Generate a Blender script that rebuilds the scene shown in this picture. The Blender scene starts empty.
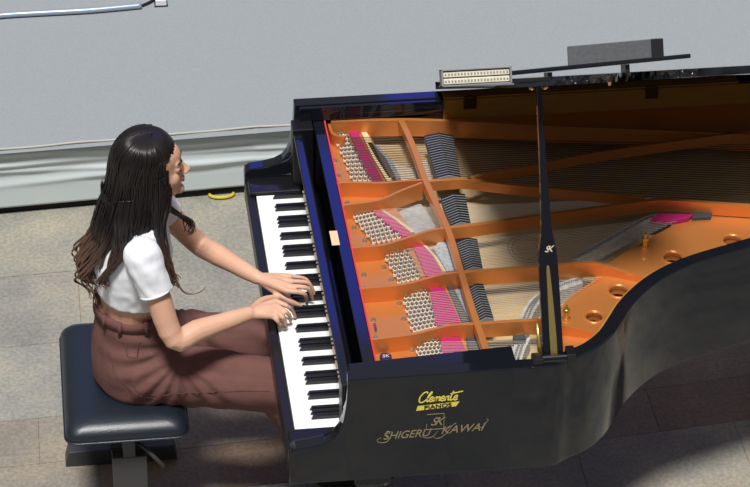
import bpy, bmesh, math, random
from mathutils import Vector, Matrix, noise
random.seed(7)
S = bpy.context.scene
C = S.collection
PI = math.pi

# ------------------------------------------------------------------ materials
def mat(name, col, rough=.5, metal=0., spec=.5, coat=0., noise_amt=0., noise_scale=20., col2=None, bump=0., bump_scale=60., stretch=None, sheen=0., coat_rough=.03):
    m = bpy.data.materials.new(name); m.use_nodes = True
    nt = m.node_tree; b = nt.nodes['Principled BSDF']
    b.inputs['Base Color'].default_value = (*col, 1)
    b.inputs['Roughness'].default_value = rough
    b.inputs['Metallic'].default_value = metal
    b.inputs['Specular IOR Level'].default_value = spec
    b.inputs['Coat Weight'].default_value = coat
    b.inputs['Coat Roughness'].default_value = coat_rough
    b.inputs['Sheen Weight'].default_value = sheen
    tc = nt.nodes.new('ShaderNodeTexCoord'); mp = nt.nodes.new('ShaderNodeMapping')
    nt.links.new(tc.outputs['Object'], mp.inputs[0])
    if stretch: mp.inputs['Scale'].default_value = stretch
    if col2 is not None:
        n = nt.nodes.new('ShaderNodeTexNoise'); n.inputs['Scale'].default_value = noise_scale
        n.inputs['Detail'].default_value = 6; nt.links.new(mp.outputs[0], n.inputs['Vector'])
        r = nt.nodes.new('ShaderNodeValToRGB'); r.color_ramp.elements[0].position = .35; r.color_ramp.elements[1].position = .65
        r.color_ramp.elements[0].color = (*col, 1); r.color_ramp.elements[1].color = (*col2, 1)
        nt.links.new(n.outputs['Fac'], r.inputs[0]); nt.links.new(r.outputs[0], b.inputs['Base Color'])
    if bump:
        n2 = nt.nodes.new('ShaderNodeTexNoise'); n2.inputs['Scale'].default_value = bump_scale; n2.inputs['Detail'].default_value = 4
        nt.links.new(mp.outputs[0], n2.inputs['Vector'])
        bp = nt.nodes.new('ShaderNodeBump'); bp.inputs['Strength'].default_value = bump; bp.inputs['Distance'].default_value = .004
        nt.links.new(n2.outputs['Fac'], bp.inputs['Height']); nt.links.new(bp.outputs[0], b.inputs['Normal'])
    return m

M = dict(
    gloss=mat('piano_black_polish', (.007,.008,.012), .05, spec=.52),
    gloss2=mat('piano_black_softer', (.008,.008,.010), .2, spec=.4),
    satin=mat('piano_black_satin', (.008,.008,.010), .35),
    ivory=mat('key_white', (.86,.87,.86), .22, spec=.5),
    ebony=mat('key_black', (.012,.012,.014), .25),
    gold=mat('cast_plate_bronze', (.68,.25,.068), .30, metal=.5, spec=.5, bump=.08, bump_scale=300, coat=.15, coat_rough=.2),
    felt=mat('felt_magenta', (.40,.006,.12), .95, bump=.3, bump_scale=500),
    redfelt=mat('felt_red', (.62,.03,.05), .95),
    cream=mat('felt_cream', (.62,.52,.30), .9),
    pale=mat('strip_pale', (.66,.55,.42), .8),
    bluegrey=mat('bridge_bluegrey', (.22,.27,.33), .6, col2=(.42,.46,.5), noise_scale=90),
    darkfelt=mat('felt_dark', (.05,.05,.055), .9),
    spruce=mat('soundboard_spruce', (.50,.35,.17), .6, col2=(.58,.43,.23), noise_scale=6, stretch=(1,14,1)),
    veneer=mat('inner_rim_veneer', (.36,.18,.030), .5, col2=(.42,.21,.04), noise_scale=5, stretch=(2,2,12)),
    steel=mat('string_steel', (.72,.68,.60), .45, metal=.5),
    copper=mat('string_copper', (.12,.07,.04), .5, metal=.5),
    pin=mat('pin_steel', (.42,.38,.34), .35, metal=.8),
    coil=mat('string_coil', (.80,.72,.58), .5),
    bushing=mat('pin_bushing', (.20,.12,.07), .8),
    silver2=mat('bridge_grey', (.36,.38,.38), .6, col2=(.55,.56,.54), noise_scale=70),
    silver=mat('silver_strip', (.55,.57,.58), .4, col2=(.30,.33,.34), noise_scale=25, stretch=(2,14,2), metal=.3),
    dfelt=mat('damper_felt', (.25,.25,.25), .9),
    brass=mat('brass', (.80,.58,.20), .25, metal=.9),
    bronze=mat('hinge_dark_bronze', (.10,.065,.025), .35, metal=.7),
    goldink=mat('gold_lettering', (.33,.26,.14), .4, metal=.25),
    yellow=mat('yellow_lettering', (.80,.66,.10), .5),
    leather=mat('bench_leather', (.006,.011,.019), .38, spec=.7, bump=.2, bump_scale=260),
    iron=mat('bench_metal', (.035,.035,.038), .5),
    iron2=mat('bench_metal_grey', (.055,.052,.052), .55),
    skin=mat('skin', (.62,.35,.235), .5, col2=(.66,.385,.27), noise_scale=9, spec=.4, bump=.05, bump_scale=200),
    lips=mat('lips', (.42,.13,.11), .4),
    dark=mat('dark_hair_line', (.02,.013,.01), .6),
    shirt=mat('white_jersey', (.80,.81,.86), .85, bump=.15, bump_scale=700, sheen=.2),
    trousers=mat('brown_cotton', (.140,.064,.056), .9, bump=.3, bump_scale=900, spec=.2, col2=(.155,.072,.063), noise_scale=30),
    seam=mat('trouser_seam', (.085,.036,.032), .9),
    carpet=mat('stage_carpet', (.24,.26,.275), .95, col2=(.275,.295,.31), noise_scale=160, bump=.25, bump_scale=420),
    cloth=mat('stage_skirt_cloth', (.56,.62,.63), .5, spec=.4, bump=.05, bump_scale=30),
    trimc=mat('skirt_edge_cord', (.42,.41,.36), .8),
    void=mat('stage_base_dark', (.006,.006,.006), .8),
    tapey=mat('yellow_tape', (.50,.42,.03), .5),
    metalb=mat('cable_duct_metal', (.35,.41,.50), .35, metal=.4),
    whitep=mat('white_plastic', (.75,.75,.78), .5),
    boxg=mat('grey_box', (.065,.07,.075), .7, col2=(.085,.09,.095), noise_scale=120),
    frameg=mat('grey_frame', (.22,.22,.22), .5),
    led=mat('cream_panel', (.60,.56,.42), .5, col2=(.70,.66,.52), noise_scale=80),
    shoe=mat('shoe_black', (.02,.02,.02), .4),
    badge=mat('badge_blue', (.012,.02,.09), .35),
    sticker=mat('label_paper', (.80,.52,.33), .5),
    decal=mat('decal_ink', (.16,.11,.06), .6),
)
# hair: dark root to brown tip by height
hm = mat('hair_brown_black', (.010,.007,.006), .36, spec=.55); M['hair'] = hm
nt = hm.node_tree; b = nt.nodes['Principled BSDF']
g = nt.nodes.new('ShaderNodeNewGeometry'); sp = nt.nodes.new('ShaderNodeSeparateXYZ'); mr = nt.nodes.new('ShaderNodeMapRange'); cr = nt.nodes.new('ShaderNodeValToRGB')
tcn = nt.nodes.new('ShaderNodeTexCoord')
nt.links.new(tcn.outputs['Object'], sp.inputs[0]); nt.links.new(sp.outputs['Z'], mr.inputs['Value'])
mr.inputs['From Min'].default_value = .38; mr.inputs['From Max'].default_value = .59
nt.links.new(mr.outputs[0], cr.inputs[0])
cr.color_ramp.elements[0].color = (.13,.068,.042,1); cr.color_ramp.elements[1].color = (.009,.006,.006,1)
nt.links.new(cr.outputs[0], b.inputs['Base Color'])

# ------------------------------------------------------------------ helpers
def link(name, me, material=None, parent=None, smooth=False, bevel=0, seg=2, angle=35):
    o = bpy.data.objects.new(name, me); C.objects.link(o)
    if material:
        idx = [p.material_index for p in me.polygons]
        me.materials.clear(); me.materials.append(M[material] if isinstance(material, str) else material)
        if any(idx): me.materials.append(M['coil']); me.polygons.foreach_set('material_index', idx)
    if parent: o.parent = parent
    if smooth:
        for p in me.polygons: p.use_smooth = True
    if bevel:
        md = o.modifiers.new('bevel', 'BEVEL'); md.width = bevel; md.segments = seg; md.limit_method = 'ANGLE'; md.angle_limit = math.radians(angle)
        md.harden_normals = False
    return o
def obj(name, bm, material, parent=None, smooth=False, bevel=0, seg=2, angle=35, normals=True):
    if normals: bmesh.ops.recalc_face_normals(bm, faces=bm.faces[:])
    me = bpy.data.meshes.new(name); bm.to_mesh(me); bm.free()
    return link(name, me, material, parent, smooth, bevel, seg, angle)
def NB(): return bmesh.new()
def thing(name, label, cat, loc=(0,0,0), group=None):
    o = bpy.data.objects.new(name, None); C.objects.link(o); o.location = loc
    o['label'] = label; o['category'] = cat
    if group: o['group'] = group
    return o
def tag(o, label, cat, group=None):
    o['label'] = label; o['category'] = cat
    if group: o['group'] = group
    return o
def box(bm, x0, x1, y0, y1, z0, z1):
    v = [bm.verts.new((x,y,z)) for z in (z0,z1) for y in (y0,y1) for x in (x0,x1)]
    for f in ((0,1,3,2),(4,6,7,5),(0,4,5,1),(2,3,7,6),(0,2,6,4),(1,5,7,3)): bm.faces.new([v[i] for i in f])
    return v
def hexa(bm, lo, hi):
    a = [bm.verts.new(p) for p in lo]; c = [bm.verts.new(p) for p in hi]; n = len(a)
    bm.faces.new(a[::-1]); bm.faces.new(c)
    for i in range(n): bm.faces.new((a[i], a[(i+1)%n], c[(i+1)%n], c[i]))
def prism(bm, poly, z0, z1):
    hexa(bm, [(p[0],p[1],z0) for p in poly], [(p[0],p[1],z1) for p in poly])
def cyl(bm, c, r, z0, z1, n=12, r2=None):
    r2 = r if r2 is None else r2
    hexa(bm, [(c[0]+r*math.cos(2*PI*i/n), c[1]+r*math.sin(2*PI*i/n), z0) for i in range(n)],
             [(c[0]+r2*math.cos(2*PI*i/n), c[1]+r2*math.sin(2*PI*i/n), z1) for i in range(n)])
def cr_spline(P, k=6, closed=False):
    P = [Vector(p) for p in P]; out = []; n = len(P)
    for i in range(n if closed else n-1):
        if closed: a,b,c,d = P[i-1],P[i],P[(i+1)%n],P[(i+2)%n]
        else: a,b,c,d = P[max(i-1,0)],P[i],P[i+1],P[min(i+2,n-1)]
        for j in range(k):
            t=j/k; out.append(.5*((2*b)+(c-a)*t+(2*a-5*b+4*c-d)*t*t+(3*b-a-3*c+d)*t**3))
    if not closed: out.append(P[-1])
    return out
def tube(bm, path, rad, n=10, flat=1., up=(0,0,1), cap=True):
    """round (or flattened) tube along path; rad number or list"""
    path = [Vector(p) for p in path]; m = len(path)
    if not isinstance(rad, (list,tuple)): rad = [rad]*m
    rings = []; up = Vector(up)
    for i,p in enumerate(path):
        t = (path[min(i+1,m-1)]-path[max(i-1,0)]).normalized()
        s = t.cross(up)
        if s.length < 1e-3: s = t.cross(Vector((1,0,0)))
        s.normalize(); w = s.cross(t).normalized(); r = rad[i]
        ra, rb = (r if isinstance(r,(tuple,list)) else (r, r*flat))
        rings.append([bm.verts.new(p + s*ra*math.cos(2*PI*k/n) + w*rb*math.sin(2*PI*k/n)) for k in range(n)])
    for a,b2 in zip(rings, rings[1:]):
        for k in range(n): bm.faces.new((a[k],a[(k+1)%n],b2[(k+1)%n],b2[k]))
    if cap: bm.faces.new(rings[0][::-1]); bm.faces.new(rings[-1])
def bar(bm, path, w, z0, z1, taper=1.):
    """upright web following a plan path; bottom z0, top z1 (z1 may be a list)"""
    P = [Vector((p[0],p[1])) for p in path]; n = len(P); L=[];R=[]
    for i,p in enumerate(P):
        t = (P[min(i+1,n-1)]-P[max(i-1,0)]).normalized(); s = Vector((-t.y,t.x))*w/2
        L.append(p+s); R.append(p-s)
    zz = (z1+[z1[-1]]*n)[:n] if isinstance(z1,list) else [z1]*n
    rows = [[bm.verts.new((L[i].x,L[i].y,z0)),bm.verts.new((L[i].x,L[i].y,zz[i])),bm.verts.new((R[i].x,R[i].y,zz[i])),bm.verts.new((R[i].x,R[i].y,z0))] for i in range(n)]
    for a,b2 in zip(rows,rows[1:]):
        for k in range(4): bm.faces.new((a[k],b2[k],b2[(k+1)%4],a[(k+1)%4]))
    bm.faces.new(rows[0]); bm.faces.new(rows[-1][::-1])
def rings_loft(bm, rings, cap=True):
    V = [[bm.verts.new(p) for p in r] for r in rings]; n = len(V[0])
    for a,b2 in zip(V,V[1:]):
        for k in range(n): bm.faces.new((a[k],a[(k+1)%n],b2[(k+1)%n],b2[k]))
    if cap: bm.faces.new(V[0][::-1]); bm.faces.new(V[-1])
def ell(c, a, b2, n=24, tilt=0., pw=2.):
    """ellipse ring around z; tilt = slope dz/dx"""
    out=[]
    for k in range(n):
        t=2*PI*k/n; cx,sy=math.cos(t),math.sin(t)
        x=math.copysign(abs(cx)**(2/pw),cx)*a; y=math.copysign(abs(sy)**(2/pw),sy)*b2
        out.append((c[0]+x,c[1]+y,c[2]+tilt*x))
    return out
def ball(bm, c, r, sc=(1,1,1), rot=None, u=16, v=12):
    mtx = Matrix.Translation(c) @ (rot or Matrix.Identity(4)) @ Matrix.Diagonal((*[r*s for s in sc],1))
    bmesh.ops.create_uvsphere(bm, u_segments=u, v_segments=v, radius=1, matrix=mtx)
def remesh(bm, voxel, smooth=4, factor=.5):
    """fuse closed pieces into one continuous surface and return its mesh"""
    bmesh.ops.recalc_face_normals(bm, faces=bm.faces[:])
    me = bpy.data.meshes.new('tmp'); bm.to_mesh(me); bm.free()
    o = bpy.data.objects.new('tmp', me); C.objects.link(o)
    md = o.modifiers.new('r','REMESH'); md.mode='VOXEL'; md.voxel_size=voxel; md.use_smooth_shade=True
    if smooth:
        sm = o.modifiers.new('s','SMOOTH'); sm.iterations=smooth; sm.factor=factor
    dg = bpy.context.evaluated_depsgraph_get()
    out = bpy.data.meshes.new_from_object(o.evaluated_get(dg))
    bpy.data.objects.remove(o); bpy.data.meshes.remove(me)
    return out
def flat_curve(name, loops, z, h, material, parent, bevel=0.):
    """flat sheet with holes: loops are plan outlines; holes are loops inside another"""
    cu = bpy.data.curves.new(name,'CURVE'); cu.dimensions='2D'; cu.fill_mode='BOTH'; cu.extrude=h/2; cu.bevel_depth=bevel; cu.bevel_resolution=1
    for lp in loops:
        s = cu.splines.new('POLY'); s.points.add(len(lp)-1)
        for i,p in enumerate(lp): s.points[i].co=(p[0],p[1],0,1)
        s.use_cyclic_u=True
    o = bpy.data.objects.new('tmp',cu); C.objects.link(o)
    me = bpy.data.meshes.new_from_object(o.evaluated_get(bpy.context.evaluated_depsgraph_get()))
    bpy.data.objects.remove(o)
    me.transform(Matrix.Translation((0,0,z-h/2)))
    return me
def text_mesh(txt, size, shear=0., spacing=1., ext=.0004, offset=0., sx=1.):
    cu = bpy.data.curves.new('t','FONT'); cu.body=txt; cu.size=size; cu.shear=shear; cu.space_character=spacing; cu.extrude=ext; cu.offset=offset
    cu.align_x='CENTER'; cu.align_y='CENTER'
    o = bpy.data.objects.new('tmp',cu); C.objects.link(o)
    me = bpy.data.meshes.new_from_object(o.evaluated_get(bpy.context.evaluated_depsgraph_get()))
    bpy.data.objects.remove(o)
    me.transform(Matrix.Diagonal((sx,1,1,1)))
    return me
def struct(o): o['kind']='structure'; return o
def lerp(a,b2,t): return tuple(a[i]+(b2[i]-a[i])*t for i in range(len(a)))

# ------------------------------------------------------------------ floor
def make_floor():
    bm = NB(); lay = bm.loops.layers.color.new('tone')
    rows = [-7,-6.2,-5.5,-4.7,-3.9,-3.1,-2.3,-1.6,-1.1,-.62,-.30,.03,.26,.50,.91,1.33,1.80,2.3,2.9,3.6,4.3,5.0]
    seams = {(.03,.26):[-2.2,-1.5,-.95,-.56,-.18,.25,.62,1.0+.0,1.295,1.75,2.3],(-.30,.03):[-2.0,-1.3,-.83,-.30,.1,.55,1.0,1.55,2.1],(.26,.5):[-2,-1.4,-.75,-.30,.2,.8,1.275,1.9],
             (.91,1.33):[-2.4,-1.5,-.59,.1,.6,1.2,1.8],(.5,.91):[-2.2,-1.2,-.20,.35,.9,1.275,1.72,2.2],(1.33,1.8):[-2.4,-1.25,.05,.7,1.5]}
    rnd = random.Random(3)
    tones = {}
    g = .0009
    for r0,r1 in zip(rows,rows[1:]):
        xs = seams.get((r0,r1)) or [ -2.6+.62*k+rnd.uniform(-.1,.1) for k in range(9)]
        xs = [-6,-5,-4,-3]+sorted(xs)+[3.,3.8,4.8,6]
        for x0,x1 in zip(xs,xs[1:]):
            if x1-x0<.02: continue
            def Pt(x,v): 
                return (x, v + (.10*x if x>0 else .055*x), 0)
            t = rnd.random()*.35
            if -.1<r1<=.55: t = .75+rnd.random()*.25  # browner slabs: shade around the piano is put into their colour
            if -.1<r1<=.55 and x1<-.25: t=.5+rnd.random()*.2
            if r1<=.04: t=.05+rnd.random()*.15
            if -.2<r1<=.04 and x0>.4: t=.42  # half-brown slabs, toned between sunlit grey and shaded brown
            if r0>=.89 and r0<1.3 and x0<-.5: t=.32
            if x1>.9 and r1>.5 and r1<1.4: t = .85  # right-hand slabs also coloured brown to carry the piano's shade
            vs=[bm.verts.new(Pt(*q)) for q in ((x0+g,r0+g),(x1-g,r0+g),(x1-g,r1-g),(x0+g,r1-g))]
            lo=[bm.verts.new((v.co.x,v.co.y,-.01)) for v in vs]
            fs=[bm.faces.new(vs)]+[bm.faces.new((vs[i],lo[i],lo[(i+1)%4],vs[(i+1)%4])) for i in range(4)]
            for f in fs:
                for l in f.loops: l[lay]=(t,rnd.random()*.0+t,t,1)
    # mortar bed below the slabs
    m0=[bm.verts.new(p) for p in ((-6,-8,-.003),(6,-8,-.003),(6,6,-.003),(-6,6,-.003))]
    f=bm.faces.new(m0)
    for l in f.loops: l[lay]=(1.6,1.6,1.6,1)
    m = bpy.data.materials.new('stone_slabs'); m.use_nodes=True; nt=m.node_tree; b=nt.nodes['Principled BSDF']
    N=nt.nodes.new; L=nt.links.new
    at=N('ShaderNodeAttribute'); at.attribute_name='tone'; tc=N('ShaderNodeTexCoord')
    n1=N('ShaderNodeTexNoise'); n1.inputs['Scale'].default_value=2.3; n1.inputs['Detail'].default_value=8; n1.inputs['Roughness'].default_value=.65
    n2=N('ShaderNodeTexNoise'); n2.inputs['Scale'].default_value=75; n2.inputs['Detail'].default_value=6
    n3=N('ShaderNodeTexNoise'); n3.inputs['Scale'].default_value=110; n3.inputs['Detail'].default_value=3
    for n in (n1,n2,n3): L(tc.outputs['Object'],n.inputs['Vector'])
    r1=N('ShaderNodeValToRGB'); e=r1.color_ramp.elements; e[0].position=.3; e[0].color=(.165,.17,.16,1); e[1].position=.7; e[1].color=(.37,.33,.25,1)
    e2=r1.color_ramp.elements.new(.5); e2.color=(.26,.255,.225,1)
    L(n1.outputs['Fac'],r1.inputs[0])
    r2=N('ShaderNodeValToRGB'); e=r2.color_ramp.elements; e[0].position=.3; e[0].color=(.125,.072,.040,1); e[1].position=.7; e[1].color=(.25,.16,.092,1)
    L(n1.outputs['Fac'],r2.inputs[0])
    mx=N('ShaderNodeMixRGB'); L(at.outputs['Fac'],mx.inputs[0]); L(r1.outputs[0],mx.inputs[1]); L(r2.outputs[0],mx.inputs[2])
    r3=N('ShaderNodeValToRGB'); e=r3.color_ramp.elements; e[0].position=.38; e[0].color=(.80,.80,.80,1); e[1].position=.62; e[1].color=(1.14,1.14,1.14,1)
    L(n2.outputs['Fac'],r3.inputs[0])
    m2=N('ShaderNodeMixRGB'); m2.blend_type='MULTIPLY'; m2.inputs[0].default_value=.8; L(mx.outputs[0],m2.inputs[1]); L(r3.outputs[0],m2.inputs[2])
    L(m2.outputs[0],b.inputs['Base Color'])
    bp=N('ShaderNodeBump'); bp.inputs['Strength'].default_value=.25; bp.inputs['Distance'].default_value=.003; L(n3.outputs['Fac'],bp.inputs['Height']); L(bp.outputs[0],b.inputs['Normal'])
    b.inputs['Roughness'].default_value=.55; b.inputs['Specular IOR Level'].default_value=.35
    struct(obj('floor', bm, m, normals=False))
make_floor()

# ------------------------------------------------------------------ stage with cloth skirt
def make_stage():
    t = thing('stage_platform','low grey carpeted stage with draped pale cloth skirt behind the pianist','stage',(.3,1.75,0))
    inv = Vector((-.3,-1.75,0))
    def SY(x): return 1.742+.0595*x*(1 if x<.1 else .6)
    x0,x1=-3.5,4.5
    bm=NB(); hexa(bm,[(x0,SY(x0)+.03,.26),(x1,SY(x1)+.03,.26),(x1,6,.26),(x0,6,.26)],[(x0,SY(x0)+.004,.283),(x1,SY(x1)+.004,.283),(x1,6,.283),(x0,6,.283)])
    bmesh.ops.translate(bm,verts=bm.verts[:],vec=inv); obj('carpet_top',bm,'carpet',t)
    bm=NB(); hexa(bm,[(x0,SY(x0)+.045,0),(x1,SY(x1)+.045,0),(x1,6,0),(x0,6,0)],[(x0,SY(x0)+.06,.258),(x1,SY(x1)+.06,.258),(x1,6,.258),(x0,6,.258)])
    bmesh.ops.translate(bm,verts=bm.verts[:],vec=inv); obj('base',bm,'void',t)
    # skirt: rippled sheet hanging from the edge, lengthwise sags
    bm=NB(); nx,nz=260,34; rows=[]
    def fold(x,s):
        y=0
        for (a,sc,c0,slope,wd) in ((.017,1,.58,-.10,.045),(.010,1,.30,.07,.030),(.008,1,.15,.03,.02),(.012,1,.80,.06,.04),(.007,1,.45,.16,.03)):
            cc=c0+slope*(x+.45)+.05*noise.noise(Vector((x*1.7,c0*9,0)))
            y+=1.5*a*math.exp(-((s-cc)/wd)**2)*(.55+.6*noise.noise(Vector((x*1.3+c0*20,3,0))))
        y+=.012*noise.noise(Vector((x*.9,s*5,1)))+.006*noise.noise(Vector((x*4,s*9,5)))
        return y
    for i in range(nx+1):
        x=x0+(x1-x0)*i/nx if False else -2.6+5.2*i/nx
        col=[]
        for j in range(nz+1):
            s=j/nz; z=.286-(.286-.034)*s
            top=.004*noise.noise(Vector((x*6,0,0)))*(1-s)
            col.append(bm.verts.new((x, SY(x)-.006-fold(x,s)*math.sin(PI*min(1,s*1.2+.12))-.004*s, z+top)))
        rows.append(col)
    for a,b2 in zip(rows,rows[1:]):
        for j in range(nz): bm.faces.new((a[j],b2[j],b2[j+1],a[j+1]))
    bmesh.ops.translate(bm,verts=bm.verts[:],vec=inv)
    o=obj('cloth_skirt',bm,'cloth',t,smooth=True); md=o.modifiers.new('s','SOLIDIFY'); md.thickness=.002; md.offset=0
    bm=NB(); path=[(x, SY(x)-.008+.004*noise.noise(Vector((x*5,8,0))), .288+.004*noise.noise(Vector((x*6,0,0)))) for x in [-2.6+5.2*i/160 for i in range(161)]]
    tube(bm,path,.0045,6); bmesh.ops.translate(bm,verts=bm.verts[:],vec=inv); obj('edge_cord',bm,'trimc',t,smooth=True)
make_stage()
# things lying on the stage edge and floor
bm=NB(); pts=cr_spline([(-0.949, 2.632, 0.297),(-0.832, 2.656, 0.297),(-0.675, 2.66, 0.297),(-0.498, 2.661, 0.297),(-0.36, 2.671, 0.297),(-0.276, 2.679, 0.297)],5)
tube(bm,pts,.0125,12,flat=.95); tag(obj('cable_duct',bm,'metalb',smooth=True),'bluish grey metal cable tube lying across the grey stage','tube')
bm=NB(); pts=cr_spline([(-0.272, 2.689, 0.291),(-0.239, 2.714, 0.291),(-0.209, 2.752, 0.291),(-0.152, 2.82, 0.291)],5)
tube(bm,pts,.0055,8); tag(obj('cable',bm,'satin',smooth=True),'thin black cable running out of the metal tube on the stage','cable')
p0=(-0.196, 2.694, 0.3)
t=thing('power_adapter','small white plug block at the top edge of the grey stage','adapter',(p0[0],p0[1]+.02,.284))
bm=NB(); box(bm,-.022,.022,-.03,.05,0,.030); obj('housing',bm,'whitep',t,bevel=.004)
bm=NB(); box(bm,-.026,.026,-.032,.052,-.0005,.005); obj('base',bm,'satin',t)
bm=NB(); c=(-0.038, 1.706, 0.0)
pts=[(c[0]+.045*math.cos(a),c[1]+.022+.026*math.sin(a),.009) for a in [PI+i*PI/12 for i in range(13)]]
tube(bm,pts,.0065,8); tag(obj('cable_loop',bm,'tapey',smooth=True),'yellow cable loop on the floor beneath the pale skirt','cable loop')

# ------------------------------------------------------------------ piano
piano = thing('grand_piano','black polished grand piano with raised lid, open keyboard and bronze iron frame','piano',(.9,0,0))
PO = Vector((-.9,0,0))
def P_(name,bm,material,parent=None,**k):
    """a part of the piano, modelled in world units and shifted to the piano's base"""
    bmesh.ops.translate(bm,verts=bm.verts[:],vec=PO)
    return obj(name,bm,material,parent or piano,**k)
def PM(name,me,material,parent=None,**k):
    me.transform(Matrix.Translation(PO)); return link(name,me,material,parent or piano,**k)
W=.7505; ZR=1.008; ZB=.645
near=[(.72,-W),(.775,-.722),(.84,-.688),(.90,-.632),(.945,-.565),(.985,-.50),(1.03,-.443),(1.085,-.388),(1.15,-.34),(1.24,-.294),(1.40,-.237),(1.58,-.17),(1.73,-.07),(1.84,.09),(1.885,.30),(1.875,.50),(1.80,.66),(1.70,.735),(1.60,W)]
outer=[(.134,W)]+[(.134,-W),(.40,-W)]
curve=cr_spline([Vector((p[0],p[1],0)) for p in [(.60,-W)]+near+[(1.45,W)]],5)
armp=[(-.030,.748),(-.026,.764),(-.012,.774),(.03,.779),(.07,.788),(.095,.802),(.112,.826),(.122,.86),(.129,.91),(.133,.96),(.135,ZR)]
rim_full=[(x,-W,z) for x,z in armp]+[(v.x,v.y,ZR) for v in curve]+[(x,W,z) for x,z in armp[::-1]]
rim_out=[(.135,-W)]+[(v.x,v.y) for v in curve]+[(.135,W)]
def offset(path,d):
    out=[]
    n=len(path)
    for i,p in enumerate(path):
        a=Vector(path[max(i-1,0)]);c=Vector(path[min(i+1,n-1)]);t=(c-a).normalized();out.append((p[0]-t.y*d,p[1]+t.x*d))
    return out
rim_in=offset(rim_out,.043)
def make_rim():
    bm=NB(); n=len(rim_full); fin=offset([(p[0],p[1]) for p in rim_full],.043)
    ro=[[bm.verts.new((p[0],p[1],ZB)) for p in rim_full],[bm.verts.new(p) for p in rim_full]]
    ri=[[bm.verts.new((p[0],p[1],ZB)) for p in fin],[bm.verts.new((p[0],p[1],q[2])) for p,q in zip(fin,rim_full)]]
    for i in range(n-1):
        bm.faces.new((ro[0][i],ro[0][i+1],ro[1][i+1],ro[1][i])); bm.faces.new((ri[0][i],ri[1][i],ri[1][i+1],ri[0][i+1]))
        bm.faces.new((ro[1][i],ro[1][i+1],ri[1][i+1],ri[1][i])); bm.faces.new((ro[0][i],ri[0][i],ri[0][i+1],ro[0][i+1]))
    for i in (0,-1): bm.faces.new((ro[0][i],ro[1][i],ri[1][i],ri[0][i]))
    o=P_('rim',bm,'gloss',smooth=False,bevel=.004,seg=3,angle=50)
    for p in o.data.polygons:
        if abs(p.normal.z)<.5 and p.area<.08: p.use_smooth=True
    for s in (1,-1):
        # cheek block beside the keys
        bm=NB(); ys=sorted((s*(W-.043),s*.616)); box(bm,-.022,.15,ys[0],ys[1],ZB,.742)
        P_('cheek_block',bm,'gloss2',bevel=.008,seg=3)
make_rim()
bm=NB(); box(bm,-.026,1.0 if False else .23,-.706,.706,ZB,.700); P_('key_bed',bm,'gloss',bevel=.003)
bm=NB(); box(bm,-.030,-.004,-.706,.706,.655,.724); P_('key_slip',bm,'satin',bevel=.004)
# beams under the case carry the soundboard
bm=NB(); box(bm,.23,1.5,.30,.36,.66,.72); box(bm,.23,1.15,-.06,0,.66,.72); box(bm,.5,.56,-.70,.70,.66,.72); P_('beam',bm,'satin')

# keys
WP=1.225/52
def make_keys():
    white_me=None
    bm=NB(); box(bm,0,.168,-WP/2+.0005,WP/2-.0005,.712,.730); box(bm,.0,.0012,-WP/2+.0006,WP/2-.0006,.706,.712)
    first=P_('white_key',bm,'ivory',bevel=.0012,seg=2)
    first.location.y=.6125-WP/2
    for i in range(1,52):
        o=first.copy(); C.objects.link(o); o.parent=piano; o.location.y=.6125-WP*(i+.5)
        if i in (25,27,31): o.location.z=-.006
    # black: A0 B0 then C..B; a sharp follows A,C,D,F,G
    bm=NB(); w=.0048
    hexa(bm,[(.050,-w-.0008,.726),(.165,-w-.0008,.726),(.165,w+.0008,.726),(.050,w+.0008,.726)],[(.058,-w+.0004,.7425),(.165,-w+.0004,.7425),(.165,w-.0004,.7425),(.058,w-.0004,.7425)])
    fb=None
    names='AB'+'CDEFGAB'*7+'C'
    off={'C':-.002,'D':.002,'F':-.0025,'G':0,'A':.0025}
    base=P_('black_key',bm,'ebony',bevel=.0015,seg=2); used=False
    for i,nm in enumerate(names[:-1]):
        if nm in off:
            o=base if not used else base.copy()
            if used: C.objects.link(o); o.parent=piano
            used=True
            o.location.y=.6125-WP*(i+1)-off[nm]*-1
make_keys()
bm=NB(); box(bm,.150,.156,-.612,.612,.731,.7415)
P_('key_felt',bm,'pale')
# fallboard: upright, leaning back a little from the pianist
bm=NB()
prof=[(.153,.744),(.127,.925),(.124,.935),(.127,.941),(.150,.941),(.158,.934),(.176,.744)]
a=[bm.verts.new((p[0],-.640,p[1])) for p in prof]; c=[bm.verts.new((p[0],.640,p[1])) for p in prof]
bm.faces.new(a); bm.faces.new(c[::-1])
for i in range(len(prof)): j=(i+1)%len(prof); bm.faces.new((a[i],a[j],c[j],c[i]))
P_('fallboard',bm,'gloss',bevel=.002)
for s in (1,-1):
    bm=NB(); ys=sorted((s*.641,s*.7065)); box(bm,.122,.19,ys[0],ys[1],.742,.955)
    P_('fallboard_bracket',bm,'satin',bevel=.003)
bm=NB(); box(bm,.193,.229,-.7065,.7065,.70,.952); P_('stretcher',bm,'gloss',bevel=.003)
bm=NB(); box(bm,.229,.2335,-.68,.70,.90,.9535); P_('felt_strip',bm,'redfelt')
p=(0.186, 0.023, 0.953)
bm=NB(); box(bm,p[0]-.012,p[0]+.012,p[1]-.038,p[1]+.038,.9521,.9532); P_('paper_label',bm,'sticker')['label']='small pale orange label stuck on the stretcher'
# music desk rails
bm=NB(); box(bm,.15,.618,.692,.7073,.955,1.003); box(bm,.30,.612,.6905,.693,.975,.983)
P_('desk_rail',bm,'gloss',bevel=.004)
bm=NB(); hexa(bm,[(.145,-.7073,.90),(.618,-.7073,.90),(.618,-.655,.90),(.145,-.665,.90)],[(.145,-.7073,.99),(.618,-.7073,.985),(.618,-.612,.985),(.145,-.652,.99)])
P_('desk_rail',bm,'gloss',bevel=.004)

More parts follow.
